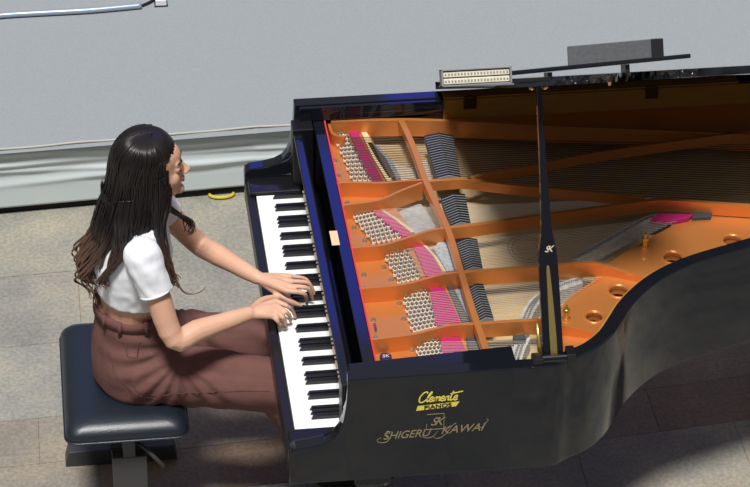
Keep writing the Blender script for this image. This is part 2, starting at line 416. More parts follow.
# soundboard and inner rim lining
sb=[(.226,-W+.040)]+[p for p in offset(rim_out,.040) if p[0]>.225]+[(.226,W-.040)]
PM('soundboard',flat_curve('s',[sb],.846,.010,None,None),'spruce')
bm=NB(); li=[((.232,-W+.0425),(.232,-W+.049))]+[(p,q) for p,q in zip(offset(rim_out,.0425),offset(rim_out,.049)) if p[0]>.24]+[((.62,W-.0425),(.62,W-.049))]
A=[[bm.verts.new((p[0],p[1],z)) for p,_ in li] for z in (.846,1.0)]; B=[[bm.verts.new((q[0],q[1],z)) for _,q in li] for z in (.846,1.0)]
for i in range(len(li)-1):
    bm.faces.new((A[1][i],A[1][i+1],B[1][i+1],B[1][i])); bm.faces.new((B[0][i],B[1][i],B[1][i+1],B[0][i+1])); bm.faces.new((A[0][i],A[0][i+1],A[1][i+1],A[1][i]))
# warm veneered shelf along the hinge side, where the rim top shows no black
v=box(bm,.620,1.60,.701,.742,1.004,1.0095)
P_('inner_rim_lining',bm,'veneer')['label']='brown veneer lining inside the black rim'
for x in (.7075,1.310,1.66):
    bm=NB(); zc=.990 if x<1.6 else .885; box(bm,x-.021,x+.021,.697,.7015,zc-.026,zc+.0195)
    for k in (-1,1):
        for q in (-1,1):
            pass
    tube(bm,[(x-.021,.699,zc+.018),(x+.021,.699,zc+.018)],.004,8)
    P_('hinge',bm,'bronze',bevel=.001)

# ---- iron frame
ZW=.895
W_poly=[(.2335,.704),(0.31, 0.795),(0.371, 0.727),(0.417, 0.404),(0.39, 0.298),(0.44, 0.113),(0.471, 0.034),(0.508, -0.109),(0.503, -0.202),(0.519, -0.371),(0.508, -0.444),(0.514, -0.517),(.46,-.704),(.2335,-.704)]
inn=[p for p in offset(rim_out,.048)]
R_left=[(1.641, 0.038),(1.492, 0.076),(1.393, 0.103),(1.327, 0.094),(1.238, 0.048),(1.149, -0.014),(1.06, -0.08),(0.982, -0.146),(0.933, -0.22),(0.865, -0.274),(0.817, -0.335),(0.784, -0.402),(0.747, -0.486),(0.715, -0.565),(.70,-.702)]
R_near=[p for p in inn if p[0]>.72 and p[1]<-.05]
tail=[p for p in inn if p[0]>1.72 and p[1]>-.05]
holes=[((1.203, -0.119),.030),((1.405, -0.05),.030),((1.003, -0.274),.030),((0.905, -0.394),.026)]
loops=[R_left+R_near+[p for p in tail if p[1]<.1]]
for c,r in holes: loops.append([(c[0]+r*math.cos(2*PI*i/24),c[1]+r*math.sin(2*PI*i/24)) for i in range(24)])
me=flat_curve('p',loops,.902,.010,None,None,bevel=.002)
bm=NB(); bm.from_mesh(me)
me=flat_curve('p',[W_poly],ZW,.012,None,None,bevel=.001)
bm.from_mesh(me)
for c,r in holes:   # raised rims round the holes
    pts=[(c[0]+(r+.004)*math.cos(2*PI*i/28),c[1]+(r+.004)*math.sin(2*PI*i/28),.902) for i in range(29)]
    tube(bm,pts,.0055,8,cap=False)
    pts=[(c[0]+r*math.cos(2*PI*i/28),c[1]+r*math.sin(2*PI*i/28)) for i in range(28)]
    lo=[bm.verts.new((x,y,.872)) for x,y in pts]; hi=[bm.verts.new((x,y,.904)) for x,y in pts]
    for i in range(28): bm.faces.new((lo[i],hi[i],hi[(i+1)%28],lo[(i+1)%28]))
sp=lambda L: [(v.x,v.y) for v in cr_spline([Vector((p[0],p[1],0)) for p in L],5)]
ZT=.950
B={}
B['far']=sp([(0.252, 0.697),(0.476, 0.682),(0.604, 0.663),(0.748, 0.636),(0.903, 0.603),(1.176, 0.553),(1.47, 0.497),(1.712, 0.447)])
bar(bm,B['far'],.013,.888,ZT)
bar(bm,sp([(0.246, 0.694),(0.252, 0.633),(0.288, 0.611)]),.010,.888,.94)
# ledge behind the far web, between web and rim
ledge=[(p[0],p[1]+.002) for p in B['far']]+[(1.80,.60),(1.7,.69),(1.6,.703),(.25,.703)]
me=flat_curve('p',[ledge],.925,.008,None,None); bm.from_mesh(me)
up1=sp([(0.216, 0.324),(0.259, 0.331),(0.371, 0.316),(0.433, 0.32),(0.496, 0.32)]); bar(bm,up1,.009,.89,ZT)
lo1=sp([(0.214, 0.2),(0.24, 0.205),(0.347, 0.221),(0.421, 0.265),(0.494, 0.304)]); bar(bm,lo1,.009,.89,ZT)
bar(bm,sp([(0.495, 0.311),(0.567, 0.312),(0.628, 0.312),(0.694, 0.29),(0.796, 0.256),(1.001, 0.2),(1.171, 0.148)]),.013,.914,ZT)
bar(bm,sp([(0.64, 0.309),(0.698, 0.333),(0.857, 0.368),(1.083, 0.42),(1.479, 0.478),(1.626, 0.499)]),.012,.916,ZT)
bar(bm,sp([(0.199, -0.033),(0.246, -0.027),(0.331, -0.021),(0.412, 0.01),(0.476, 0.038),(0.523, 0.047)]),.010,.89,ZT)
bar(bm,sp([(0.523, 0.047),(0.621, 0.056),(0.823, 0.084),(1.021, 0.109),(1.15, 0.127),(1.236, 0.128),(1.35, 0.1),(1.485, 0.069),(1.634, 0.03)]),.014,.908,ZT)
bar(bm,sp([(0.2, -0.246),(0.245, -0.239),(0.358, -0.233),(0.435, -0.21),(0.487, -0.193),(0.528, -0.19)]),.010,.89,ZT)
bar(bm,sp([(0.528, -0.19),(0.652, -0.187),(0.775, -0.185),(0.887, -0.179),(0.946, -0.184),(0.986, -0.19),(1.049, -0.219),(1.118, -0.247)]),.013,.900,[ZT]*21+[ZT-.0022*i for i in range(1,11)])
bar(bm,sp([(0.205, -0.495),(0.262, -0.49),(0.358, -0.48),(0.412, -0.464),(0.473, -0.449),(0.535, -0.451)]),.010,.89,ZT)
bar(bm,sp([(0.535, -0.451),(0.613, -0.449),(0.727, -0.452),(0.795, -0.47),(0.871, -0.494),(0.932, -0.517)]),.013,.900,[ZT]*11+[ZT-.0018*i for i in range(1,16)])
# cross bar
bar(bm,sp([(0.477, 0.668),(0.495, 0.499),(0.503, 0.334),(0.513, 0.224),(0.534, 0.028),(0.538, -0.159),(0.54, -0.283),(0.543, -0.414),(0.551, -0.604),(0.55, -0.637)]),.019,.928,.957)
P_('iron_frame',bm,'gold',bevel=.0022,seg=2,angle=40)['label']='bronze painted cast iron frame with curved bars and round holes'

# bolts and studs on the frame
bolts=[[(0.248, 0.449, 0.9), (0.24, 0.409, 0.9), (0.257, 0.293, 0.9), (0.251, 0.232, 0.9), (0.262, 0.153, 0.9), (0.286, 0.079, 0.9), (0.256, 0.044, 0.9), (0.326, -0.067, 0.9), (0.261, -0.1, 0.9), (0.255, -0.169, 0.9), (0.338, -0.134, 0.9), (0.346, -0.256, 0.9), (0.26, -0.329, 0.9), (0.349, -0.334, 0.9), (0.255, -0.418, 0.9), (0.352, -0.487, 0.9), (0.247, 0.538, 0.9)]]
bolts=bolts[0]
bm=NB(); cyl(bm,(0,0),.0078,0,.004,16); cyl(bm,(0,0),.0048,.004,.0075,8)
bt=obj('frame_bolt',bm,'pin',piano,bevel=.0008); 
for i,p in enumerate(bolts):
    o=bt if i==0 else bt.copy()
    if i: C.objects.link(o); o.parent=piano
    o.location=(p[0]+PO.x,p[1],ZW+.001)
for p in ((1.127, -0.062, 0.905),(0.819, -0.402, 0.905)):
    bm=NB(); cyl(bm,(p[0],p[1]),.0115,.902,.914,16); cyl(bm,(p[0],p[1]),.0085,.914,.934,14,.008); cyl(bm,(p[0],p[1]),.0115,.934,.944,16,.010); cyl(bm,(p[0],p[1]),.0065,.944,.958,12,.004)
    P_('frame_knob',bm,'brass',bevel=.0008)['label']='brass pointed knob screwed into the iron frame'
p=(0.271, -0.519, 0.902)
bm=NB(); cyl(bm,(p[0],p[1]),.0175,.895,.905,24); bd=P_('frame_badge',bm,'badge',bevel=.001); bd['label']='round dark blue badge with interlaced initials'
me=text_mesh('SK',.019,.2); me.transform(Matrix.Translation((p[0],p[1],.9055))); PM('emblem',me,'pale',bd)
me=text_mesh('S',.03,.3); q=(0.953, -0.445, 0.904); me.transform(Matrix.Translation((q[0],q[1],.9045))@Matrix.Rotation(.3,4,'Z')); PM('frame_initial',me,'badge')
me=text_mesh('KAWAI',.012,0); q=(0.259, -0.373, 0.903); me.transform(Matrix.Translation((q[0],q[1],.903))@Matrix.Rotation(-PI/2,4,'Z')); PM('frame_lettering',me,'badge')
# soundboard decal: ring
q=(0.781, 0.054, 0.847)
bm=NB()
for r in (.052,.040):
    pts=[(q[0]+r*math.cos(2*PI*i/36),q[1]+1.4*r*math.sin(2*PI*i/36),.8465) for i in range(37)]
    tube(bm,pts,.0013,4,flat=.3,cap=False)
P_('soundboard_decal',bm,'decal')

# felt bands
def quad_strip(name,polys,z0,z1,material):
    for pl in polys:
        bm=NB(); prism(bm,pl,z0,z1); P_(name,bm,material,bevel=.001)
quad_strip('string_felt',[[(0.31, 0.709), (0.336, 0.706), (0.364, 0.522), (0.384, 0.379), (0.347, 0.383), (0.326, 0.526)],
 [(0.311, 0.252), (0.338, 0.241), (0.388, 0.169), (0.432, 0.087), (0.398, 0.063), (0.36, 0.149)],
 [(0.423, 0.039), (0.455, 0.027), (0.478, -0.042), (0.496, -0.129), (0.444, -0.152), (0.436, -0.059)],
 [(0.446, -0.201), (0.487, -0.206), (0.5, -0.299), (0.51, -0.385), (0.433, -0.407), (0.441, -0.293)],
 [(0.441, -0.457), (0.497, -0.455), (0.504, -0.541), (0.43, -0.547)]],.900,.909,'felt')
quad_strip('string_felt',[[(0.348, 0.701), (0.367, 0.699), (0.391, 0.527), (0.412, 0.395), (0.396, 0.391), (0.369, 0.529)],
 [(0.342, 0.248), (0.351, 0.247), (0.401, 0.175), (0.444, 0.104), (0.433, 0.094), (0.389, 0.176)],
 [(0.458, 0.026), (0.469, 0.019), (0.493, -0.047), (0.507, -0.118), (0.497, -0.122), (0.48, -0.035)]],.900,.906,'cream')
quad_strip('string_felt',[[(0.361, 0.622), (0.377, 0.62), (0.41, 0.521), (0.426, 0.407), (0.404, 0.404), (0.378, 0.524)],
 [(0.498, -0.198), (0.516, -0.2), (0.526, -0.288), (0.533, -0.374), (0.515, -0.377), (0.508, -0.286)],
 [(0.516, -0.446), (0.54, -0.444), (0.543, -0.517), (0.515, -0.524)]],.885,.906,'darkfelt')
quad_strip('agraffe_strip',[[(0.377, 0.62), (0.395, 0.606), (0.429, 0.519), (0.443, 0.411), (0.426, 0.407), (0.41, 0.521)],
 [(0.489, 0.008), (0.507, 0.044), (0.54, 0.041), (0.545, -0.109), (0.511, -0.111)],
 [(0.52, -0.211), (0.536, -0.207), (0.552, -0.296), (0.56, -0.372), (0.539, -0.375), (0.531, -0.294)],
 [(0.539, -0.449), (0.556, -0.451), (0.566, -0.515), (0.548, -0.518)]],.880,.900,'bluegrey')
# pale pinkish key frame seen behind the bass strings
quad_strip('agraffe_strip',[[(0.361, 0.291), (0.492, 0.3), (0.527, 0.134), (0.444, 0.12)]],.860,.872,'silver')
quad_strip('hammer_rail',[[(0.435, 0.565), (0.488, 0.523), (0.585, 0.609), (0.592, 0.418), (0.455, 0.421)],
  [(0.527, -0.174), (0.559, -0.178), (0.573, -0.352), (0.538, -0.349)]],.850,.862,'pale')

# bridges
for path,w in (([(0.908, -0.085),(0.98, -0.034),(1.071, 0.033),(1.157, 0.095),(1.251, 0.135)],.030),
               ([(0.696, -0.392),(0.726, -0.325),(0.766, -0.268),(0.835, -0.224),(0.902, -0.195)],.034),
               ([(0.638, -0.576),(0.66, -0.516),(0.687, -0.46)],.036)):
    bm=NB(); bar(bm,sp(path),w,.846,.898)
    br=P_('bridge',bm,'silver2',bevel=.002)
    pts=sp(path); bm=NB()
    for a,c in zip(pts,pts[1:]):
        for k in range(4):
            q=lerp(a,c,k/4)
            for s in (-.007,.007):
                cyl(bm,(q[0]+s+.004*(k%2),q[1]+s*.5),.0016,.898,.905,6)
    P_('bridge_pins',bm,'pin',br)['kind']='stuff'
bm=NB(); q=[(0.649, -0.472),(0.685, -0.471),(0.683, -0.495),(0.648, -0.496)]; prism(bm,q,.88,.915); P_('bridge_cap',bm,'darkfelt')

quad_strip('string_felt',[[(1.171, 0.066), (1.204, 0.101), (1.315, 0.086), (1.291, 0.064), (1.238, 0.053)]],.905,.918,'felt')
quad_strip('string_felt',[[(1.318, 0.1), (1.373, 0.089), (1.364, 0.067), (1.304, 0.068)]],.905,.916,'darkfelt')
# pale bearing felts under the tuning pins
quad_strip('pin_field_bushing',[[(0.261, 0.685), (0.301, 0.693), (0.348, 0.39), (0.288, 0.397)],
 [(0.258, 0.229), (0.317, 0.251), (0.402, 0.07), (0.308, 0.053)],
 [(0.329, 0.008), (0.411, 0.02), (0.431, -0.141), (0.358, -0.164)],
 [(0.36, -0.216), (0.438, -0.214), (0.438, -0.396), (0.365, -0.412)],
 [(0.366, -0.466), (0.437, -0.464), (0.431, -0.541), (0.364, -0.548)]],.900,.9022,'bushing')
# tuning pins
cells=[([(0.262, 0.665, 0.91), (0.299, 0.673, 0.91), (0.342, 0.395, 0.91), (0.289, 0.4, 0.91)],4,12),
 ([(0.26, 0.216, 0.91), (0.315, 0.232, 0.91), (0.396, 0.071, 0.91), (0.31, 0.051, 0.91)],6,9),
 ([(0.331, 0.0, 0.91), (0.402, 0.003, 0.91), (0.421, -0.147, 0.91), (0.358, -0.166, 0.91)],5,9),
 ([(0.361, -0.228, 0.91), (0.433, -0.226, 0.91), (0.432, -0.397, 0.91), (0.365, -0.414, 0.91)],6,10),
 ([(0.368, -0.473, 0.91), (0.432, -0.473, 0.91), (0.428, -0.542, 0.91), (0.363, -0.55, 0.91)],6,5)]
pins=[]
for q,nc,nr in cells:
    for r in range(nr):
        for c in range(nc):
            s=(c+.5*(r%2)*.8)/(nc-.6); t=r/(nr-1)
            a=lerp(q[0],q[3],t); d=lerp(q[1],q[2],t); p=lerp(a,d,s); pins.append((p[0],p[1]))
pins.sort(key=lambda p:p[1])
def pinmesh(bm,p,z):
    cyl(bm,p,.0040,z,z+.018,8); k=len(bm.faces); cyl(bm,p,.0058,z+.002,z+.0095,10); bm.faces.ensure_lookup_table()
    for f in bm.faces[k:]: f.material_index=1
bm=NB(); pinmesh(bm,(0,0),0)
pm=obj('tuning_pin',bm,'pin',piano)
for i,p in enumerate(pins[:100]):
    o=pm if i==0 else pm.copy()
    if i: C.objects.link(o); o.parent=piano
    o.location=(p[0]+PO.x,p[1],.901)
bm=NB()
for p in pins[100:]: pinmesh(bm,p,.901)
o=P_('tuning_pins',bm,'pin'); o['kind']='stuff'

# strings: each runs from its pin to the bridge or the tail
runs=[((0.299, 0.647, 0.915),(0.338, 0.388, 0.915),(1.747, 0.439, 0.915),(1.657, 0.103, 0.915),26,'copper'),
 ((0.319, 0.219, 0.915),(0.399, 0.067, 0.915),(1.199, 0.192, 0.915),(1.248, 0.153, 0.915),22,'steel'),
 ((0.404, -0.004, 0.915),(0.423, -0.149, 0.915),(1.302, 0.085, 0.915),(0.95, -0.133, 0.915),22,'steel'),
 ((0.434, -0.238, 0.915),(0.435, -0.399, 0.915),(0.964, -0.213, 0.915),(0.746, -0.393, 0.915),20,'steel'),
 ((0.434, -0.482, 0.915),(0.43, -0.544, 0.915),(0.728, -0.509, 0.915),(0.703, -0.584, 0.915),10,'steel')]
for a0,a1,b0,b1,n,mt in runs:
    for i in range(n):
        t=i/(n-1); a=Vector(lerp(a0,a1,t)); c=Vector(lerp(b0,b1,t))
        m_=mt
        bm=NB(); tube(bm,[a,c],.0013 if m_=='copper' else .0006,6)
        P_('string',bm,m_)

# dampers
def dampers(q,n):
    for i in range(n):
        t=(i+.5)/n; a=Vector(lerp(q[0],q[3],t)); d=Vector(lerp(q[1],q[2],t)); L=abs((Vector(q[3])-Vector(q[0])).y)/n
        w=L*.36; mid=(a+d)/2
        bm=NB()
        for p0,p1,z0,z1 in ((a,mid,.940,.952),(mid,d,.952,.943)):
            hexa(bm,[(p0.x,p0.y-w,.926),(p1.x,p1.y-w,.926),(p1.x,p1.y+w,.926),(p0.x,p0.y+w,.926)],[(p0.x,p0.y-w,z0),(p1.x,p1.y-w,z1),(p1.x,p1.y+w,z1),(p0.x,p0.y+w,z0)])
        o=P_('damper',bm,'satin')
        bm=NB()
        for p0,p1,z0,z1 in ((a,mid,.9398,.9518),(mid,d,.9518,.9428)):
            hexa(bm,[(p0.x,p0.y-w-.0024,.918),(p1.x,p1.y-w-.0024,.918),(p1.x,p1.y+w-.001,.918),(p0.x,p0.y+w-.001,.918)],[(p0.x,p0.y-w-.0024,z0),(p1.x,p1.y-w-.0024,z1),(p1.x,p1.y+w-.001,z1),(p0.x,p0.y+w-.001,z0)])
        P_('damper_felt',bm,'dfelt',o)
dampers([(0.542, 0.592, 0.945), (0.634, 0.579, 0.945), (0.621, 0.328, 0.945), (0.546, 0.336, 0.945)],18)
dampers([(0.542, 0.228, 0.945), (0.619, 0.237, 0.945), (0.611, 0.07, 0.945), (0.549, 0.066, 0.945)],12)
dampers([(0.552, -0.016, 0.945), (0.617, -0.012, 0.945), (0.609, -0.17, 0.945), (0.555, -0.17, 0.945)],13)
dampers([(0.547, -0.262, 0.945), (0.597, -0.247, 0.945), (0.6, -0.424, 0.945), (0.555, -0.429, 0.945)],14)

# lid: raised about a hinge along the far side
TH=math.radians(31.2); HY,HZ=.757,1.0095
def lidp(x,t,n=0.): return Vector((x, HY-t*math.cos(TH)+n*math.sin(TH)*0 - n*-math.sin(TH)*1, HZ+t*math.sin(TH)+n*math.cos(TH)))
lid_out=[p for p in offset(rim_out,-.008)]
lo=[(.602,-W-.008)]+[p for p in lid_out if p[0]>.602]; lo.append((.602,W+.006))
me=flat_curve('l',[lo],.024,.024,None,None)
for v in me.vertices: v.co=lidp(v.co.x,HY-v.co.y,v.co.z)
bm=NB(); bm.from_mesh(me); bmesh.ops.remove_doubles(bm,verts=bm.verts[:],dist=1e-5); print('LIDZ',min(v.co.z for v in bm.verts),max(v.co.z for v in bm.verts))
P_('lid',bm,'gloss',bevel=.003,seg=2)
def lidbox(bm,x0,x1,t0,t1,n0,n1,dn=0.):
    hexa(bm,[lidp(x0,t0,n0),lidp(x1,t0,n0+dn),lidp(x1,t1,n0+dn),lidp(x0,t1,n0)],[lidp(x0,t0,n1),lidp(x1,t0,n1+dn),lidp(x1,t1,n1+dn),lidp(x0,t1,n1)])
p=(0.892, -0.42, 1.735)
bm=NB(); tube(bm,[(p[0],p[1],p[2]),(p[0],p[1],p[2]-.022)],[.006,.004],8); P_('lid_lock',bm,'brass')
p1=(0.693, -0.42, 1.726)
for x in (p1[0]-.016,p1[0]+.020):
    bm=NB(); c=lidp(x,1.365,-.004); ball(bm,c,.008,(1.1,1,.9),u=10,v=8); P_('prop_cup',bm,'brass',smooth=True)

# prop stick
pb=Vector((0.72, -0.7, 1.001)); pt=Vector(p1)
ax=(pt-pb); Lp=ax.length; ax.normalize()
side=Vector((1,0,0)); side=(side-ax*side.dot(ax)).normalized(); nrm=side.cross(ax)
def PP(s,u,n): return pb+ax*(s*Lp)+side*u+nrm*n
prof=[(0,.0285),(.06,.0285),(.20,.028),(.36,.0265),(.40,.0245),(.425,.0215),(.46,.0165),(.50,.0145),(.62,.0110),(.76,.0088),(.90,.0075),(1.,.0070)]
bm=NB(); R1=[]
for s,w in prof:
    R1.append([PP(s,-w,-.011),PP(s,w,-.011),PP(s,w,.011),PP(s,-w,.011)])
rings_loft(bm,R1)
stick=P_('prop_stick',bm,'gloss',bevel=.0025)
nn=.0116 if nrm.y<0 else -.0116
sg=1 if nn>0 else -1
bm=NB(); R1=[]
for s,w,u in ((.01,.0100,.0015),(.10,.0096,.0005),(.22,.0075,-.001),(.33,.0050,-.003),(.345,.003,-.003)):
    R1.append([PP(s,u-w,nn-.001*sg),PP(s,u+w,nn-.001*sg),PP(s,u+w,nn+.003*sg),PP(s,u-w,nn+.003*sg)])
rings_loft(bm,R1); P_('brass_stay',bm,'brass',stick,bevel=.0008)['label']='slim brass stay lying along the black stick'
# monogram on the stick
me=text_mesh('SK',.024,.45,spacing=.62,offset=.0003)
mt=Matrix((( side.x,ax.x,nrm.x*-1 if nrm.y>0 else nrm.x,0),(side.y,ax.y,-nrm.y if nrm.y>0 else nrm.y,0),(side.z,ax.z,-nrm.z if nrm.y>0 else nrm.z,0),(0,0,0,1)))
ctr=PP(.405,.001,nn+.0004*sg); me.transform(Matrix.Translation(ctr)@mt); PM('emblem',me,'pale',stick)
bm=NB(); a=Vector((0.685, -0.705, 1.0)); c=Vector((0.678, -0.66, 1.093)); tube(bm,[a,a.lerp(c,.5),c],[.0085,.0072,.0045],8,flat=.6)
P_('short_prop',bm,'brass',smooth=True)['label']='short brass prop standing beside the long black stick'
bm=NB(); box(bm,pb.x-.060,pb.x+.060,-.742,-.715,ZR-.002,ZR+.010); box(bm,pb.x+.032,pb.x+.056,-.745,-.70,ZR-.002,ZR+.030); box(bm,pb.x-.066,pb.x-.036,-.745,-.71,ZR-.002,ZR+.020)
tube(bm,[(pb.x-.05,-.727,ZR+.012),(pb.x+.05,-.727,ZR+.012)],.008,10)
P_('prop_bracket',bm,'satin',bevel=.002)

# lettering on the treble side
def side_text(name,txt,x,z,size,material,shear=0,sx=1.,off=0.,spacing=1.,rot=0.,y=-W-.0006):
    me=text_mesh(txt,size,shear,spacing,.0004,off,sx)
    me.transform(Matrix.Translation((x,y,z))@Matrix.Rotation(PI/2,4,'X')@Matrix.Rotation(rot,4,'Z'))
    return PM(name,me,material)
def stroke(name,pts,w,material,y=-W-.0007):
    bm=NB(); P3=cr_spline([(p[0],y,p[1]) for p in pts],5)
    tube(bm,P3,[(w*(.35+.65*math.sin(PI*min(1,max(0,i/(len(P3)-1))))),.0005) for i in range(len(P3))],6,up=(0,1,0))
    return P_(name,bm,material)
def ribbon_text(name,strokes,x0,z0,s,w,material,shear=.0,y=-W-.0009):
    bm=NB()
    for st in strokes:
        P3=cr_spline([(x0+(p[0]+shear*p[1])*s,y,z0+p[1]*s) for p in st],5)
        tube(bm,P3,[(w,.0006)]*len(P3),6,up=(0,1,0))
    return P_(name,bm,material)
E_=lambda x:[(x,.45),(x+.45,.55),(x+.42,.95),(x+.15,.9),(x+.02,.4),(x+.25,.02),(x+.7,.25)]
N_=lambda x:[(x,0),(x+.12,.9),(x+.06,.5),(x+.35,.92),(x+.5,.75),(x+.52,.1),(x+.72,.2)]
clem=[[(1.05,1.75),(.95,2.05),(.45,1.9),(.02,1.0),(.2,.1),(.75,0),(1.2,.5)],
      [(1.2,.4),(1.75,1.7),(1.65,2.0),(1.35,1.2),(1.4,.1),(1.7,.25)],E_(1.75),
      [(2.5,0),(2.6,.9),(2.55,.5),(2.85,.92),(2.98,.7),(2.98,0),(3.0,.5),(3.25,.92),(3.42,.7),(3.45,.1),(3.6,.2)],E_(3.62),N_(4.35),
      [(5.35,1.9),(5.2,.9),(5.22,.1),(5.5,.1),(5.7,.3)],[(4.95,1.35),(6.9,1.75)],E_(5.75)]
ribbon_text('lettering',clem,.332,.911,.0172,.0021,'yellow',shear=.25)['label']='yellow brushed script on the black side'
bm=NB(); hexa(bm,[(.327,-W-.0006,.882),(.440,-W-.0006,.889),(.449,-W-.0006,.905),(.331,-W-.0006,.898)],[(.327,-W+.001,.882),(.440,-W+.001,.889),(.449,-W+.001,.905),(.331,-W+.001,.898)])
P_('lettering_bar',bm,'yellow')
side_text('lettering','PIANOS',.388,.8935,.0195,'satin',.0,1.16,.0004,1.0,.06,-W-.0014)
bm=NB(); 
for a,c in (((.358,.866),(.407,.866)),((.407,.866),(.407,.812)),((.407,.812),(.358,.812)),((.358,.812),(.358,.832))):
    tube(bm,[(a[0],-W-.0006,a[1]),(c[0],-W-.0006,c[1])],[(.0009,.0005)]*2,6,up=(0,1,0))
P_('emblem_frame',bm,'goldink')
side_text('emblem','SK',.385,.838,.040,'goldink',.5,.9,.0,.75)
def swash(x,z,w,h): return [(x,z),(x-w*.5,z-h*.35),(x-w,z),(x-w*.6,z+h*.5),(x,z+h*.5)]
side_text('lettering','SHIGERU',.300,.799,.037,'goldink',.38,.92,.0,.97,.02)
side_text('lettering','KAWAI',.459,.806,.038,'goldink',.38,1.0,.0,.97,.02)
stroke('lettering_swash',[(.262,.812),(.246,.815),(.240,.802),(.252,.79),(.243,.777),(.224,.778),(.218,.787),(.230,.795)],.0012,'goldink')
stroke('lettering_swash',[(.345,.788),(.362,.782),(.378,.787),(.392,.806)],.0011,'goldink')
stroke('lettering_swash',[(.378,.786),(.388,.778),(.402,.782),(.418,.798),(.432,.822),(.442,.828)],.0011,'goldink')
stroke('lettering_swash',[(.505,.812),(.516,.806),(.522,.815),(.534,.832),(.528,.836)],.0010,'goldink')

# legs, lyre
def leg(x,y):
    bm=NB(); R=[]
    for z,w in ((.645,.055),(.56,.052),(.54,.040),(.16,.030),(.13,.036),(.11,.030)): R.append([(x-w,y-w,z),(x+w,y-w,z),(x+w,y+w,z),(x-w,y+w,z)])
    rings_loft(bm,R); l=P_('leg',bm,'gloss',bevel=.003)
    bm=NB(); tube(bm,[(x-.014,y,.036),(x+.014,y,.036)],.036,18); cyl(bm,(x,y),.012,.05,.112,10); P_('caster',bm,'brass',l,bevel=.002)
leg(.22,.62); leg(.22,-.62); leg(1.70,.40)
bm=NB()
for y in (.06,-.06): tube(bm,[(.30,y,.66),(.30,y,.20)],.018,12)
box(bm,.23,.36,-.14,.14,.13,.20); l=P_('pedal_lyre',bm,'gloss',bevel=.003)
for y in (.07,0,-.07):
    bm=NB(); tube(bm,[(.25,y,.150),(.14,y,.128),(.10,y,.118)],[.009,.013,.016],10,flat=.4); P_('pedal',bm,'brass',l,smooth=True)

# ---- things lying on the lid
pA=(0.589, -0.47, 1.79); pB=(1.103, -0.47, 1.825)
t=thing('music_desk','long thin black gloss board lying on low feet on the raised lid','music desk',lidp((pA[0]+pB[0])/2,1.43,.024))
loc=t.location
def onlid(name,bm,material,parent,**k):
    bmesh.ops.translate(bm,verts=bm.verts[:],vec=-Vector(parent.location)); return obj(name,bm,material,parent,**k)
bm=NB(); lidbox(bm,pA[0]-.01,pB[0],1.10,1.46,.032,.044,.022); onlid('panel',bm,'gloss',t,bevel=.003)
for x,h in ((pA[0]+.12,.036),(pA[0]+.335,.046)):
    bm=NB(); lidbox(bm,x,x+.012,1.38,1.44,.0235,h); onlid('foot',bm,'satin',t)
a=(0.397, -0.5, 1.823); c=(0.602, -0.5, 1.811)
t=thing('light_strip','grey framed bar with two rows of cream cells at the lid front corner','light strip',lidp((a[0]+c[0])/2,1.45,.024))
x0,x1=a[0],c[0]-.012
x0=max(x0,.40)
bm=NB(); 
lidbox(bm,x0,x1,1.500,1.560,.012,.016)
lidbox(bm,x0,x1,1.520,1.560,.054,.058)
lidbox(bm,x0,x0+.005,1.522,1.560,.012,.058); lidbox(bm,x1-.005,x1,1.522,1.560,.012,.058); lidbox(bm,x0,x1,1.522,1.530,.012,.058)
onlid('frame',bm,'frameg',t,bevel=.001)
for n0 in (.018,.0365):
    bm=NB(); lidbox(bm,x0+.006,x1-.006,1.530,1.554,n0,n0+.0155); s=onlid('cell_strip',bm,'led',t,bevel=.002)
    bm=NB()
    for k in range(20):
        x=x0+.012+(x1-x0-.024)*k/19
        lidbox(bm,x-.0022,x+.0022,1.550,1.5555,n0+.005,n0+.0105)
    bmesh.ops.translate(bm,verts=bm.verts[:],vec=-Vector(t.location)); obj('cell_dots',bm,'frameg',s)['kind']='stuff'
a=(0.772, -0.4, 1.798); c=(1.045, -0.4, 1.803)
t=thing('equipment_box','dark grey oblong box resting on the black board above the lid','box',lidp((a[0]+c[0])/2,1.34,.05))
def shearbox(bm,x0,x1,t0,t1,n0,n1,sh,dn):
    hexa(bm,[lidp(x0+sh,t0,n0),lidp(x1+sh,t0,n0+dn),lidp(x1,t1,n0+dn),lidp(x0,t1,n0)],[lidp(x0+sh,t0,n1),lidp(x1+sh,t0,n1+dn),lidp(x1,t1,n1+dn),lidp(x0,t1,n1)])
bm=NB(); shearbox(bm,a[0]+.010,c[0]-.028,1.20,1.36,.049,.104,.03,.008); onlid('body',bm,'boxg',t,bevel=.002)
bm=NB(); shearbox(bm,c[0]-.028,c[0]+.006,1.20,1.36,.057,.113,.03,0); onlid('end_cap',bm,'satin',t,bevel=.002)

# ------------------------------------------------------------------ bench
bench=thing('piano_bench','black padded leather piano bench under the seated pianist','bench',(-.475,0,0))
def BN(name,bm,material,**k):
    bmesh.ops.translate(bm,verts=bm.verts[:],vec=(.475,0,0)); return obj(name,bm,material,bench,**k)
bx0,bx1,by0,by1=-.657,-.287,-.252,.322
def rrect(x0,x1,y0,y1,r,n=6):
    out=[]
    for cx,cy,a0 in ((x1-r,y1-r,0),(x0+r,y1-r,90),(x0+r,y0+r,180),(x1-r,y0+r,270)):
        for k in range(n+1): a=math.radians(a0+90*k/n); out.append((cx+r*math.cos(a),cy+r*math.sin(a)))
    return out
bm=NB(); R=[]
for ins,z,r in ((.012,.436,.03),(.003,.440,.035),(0,.450,.04),(0,.462,.04),(.004,.472,.04),(.014,.486,.045),(.034,.4965,.05),(.07,.502,.05),(.12,.504,.05),(.165,.505,.02)):
    R.append([(x,y,z) for x,y in rrect(bx0+ins,bx1-ins,by0+ins,by1-ins,max(.012,r-ins*.2))])
rings_loft(bm,R); BN('cushion',bm,'leather',smooth=True)
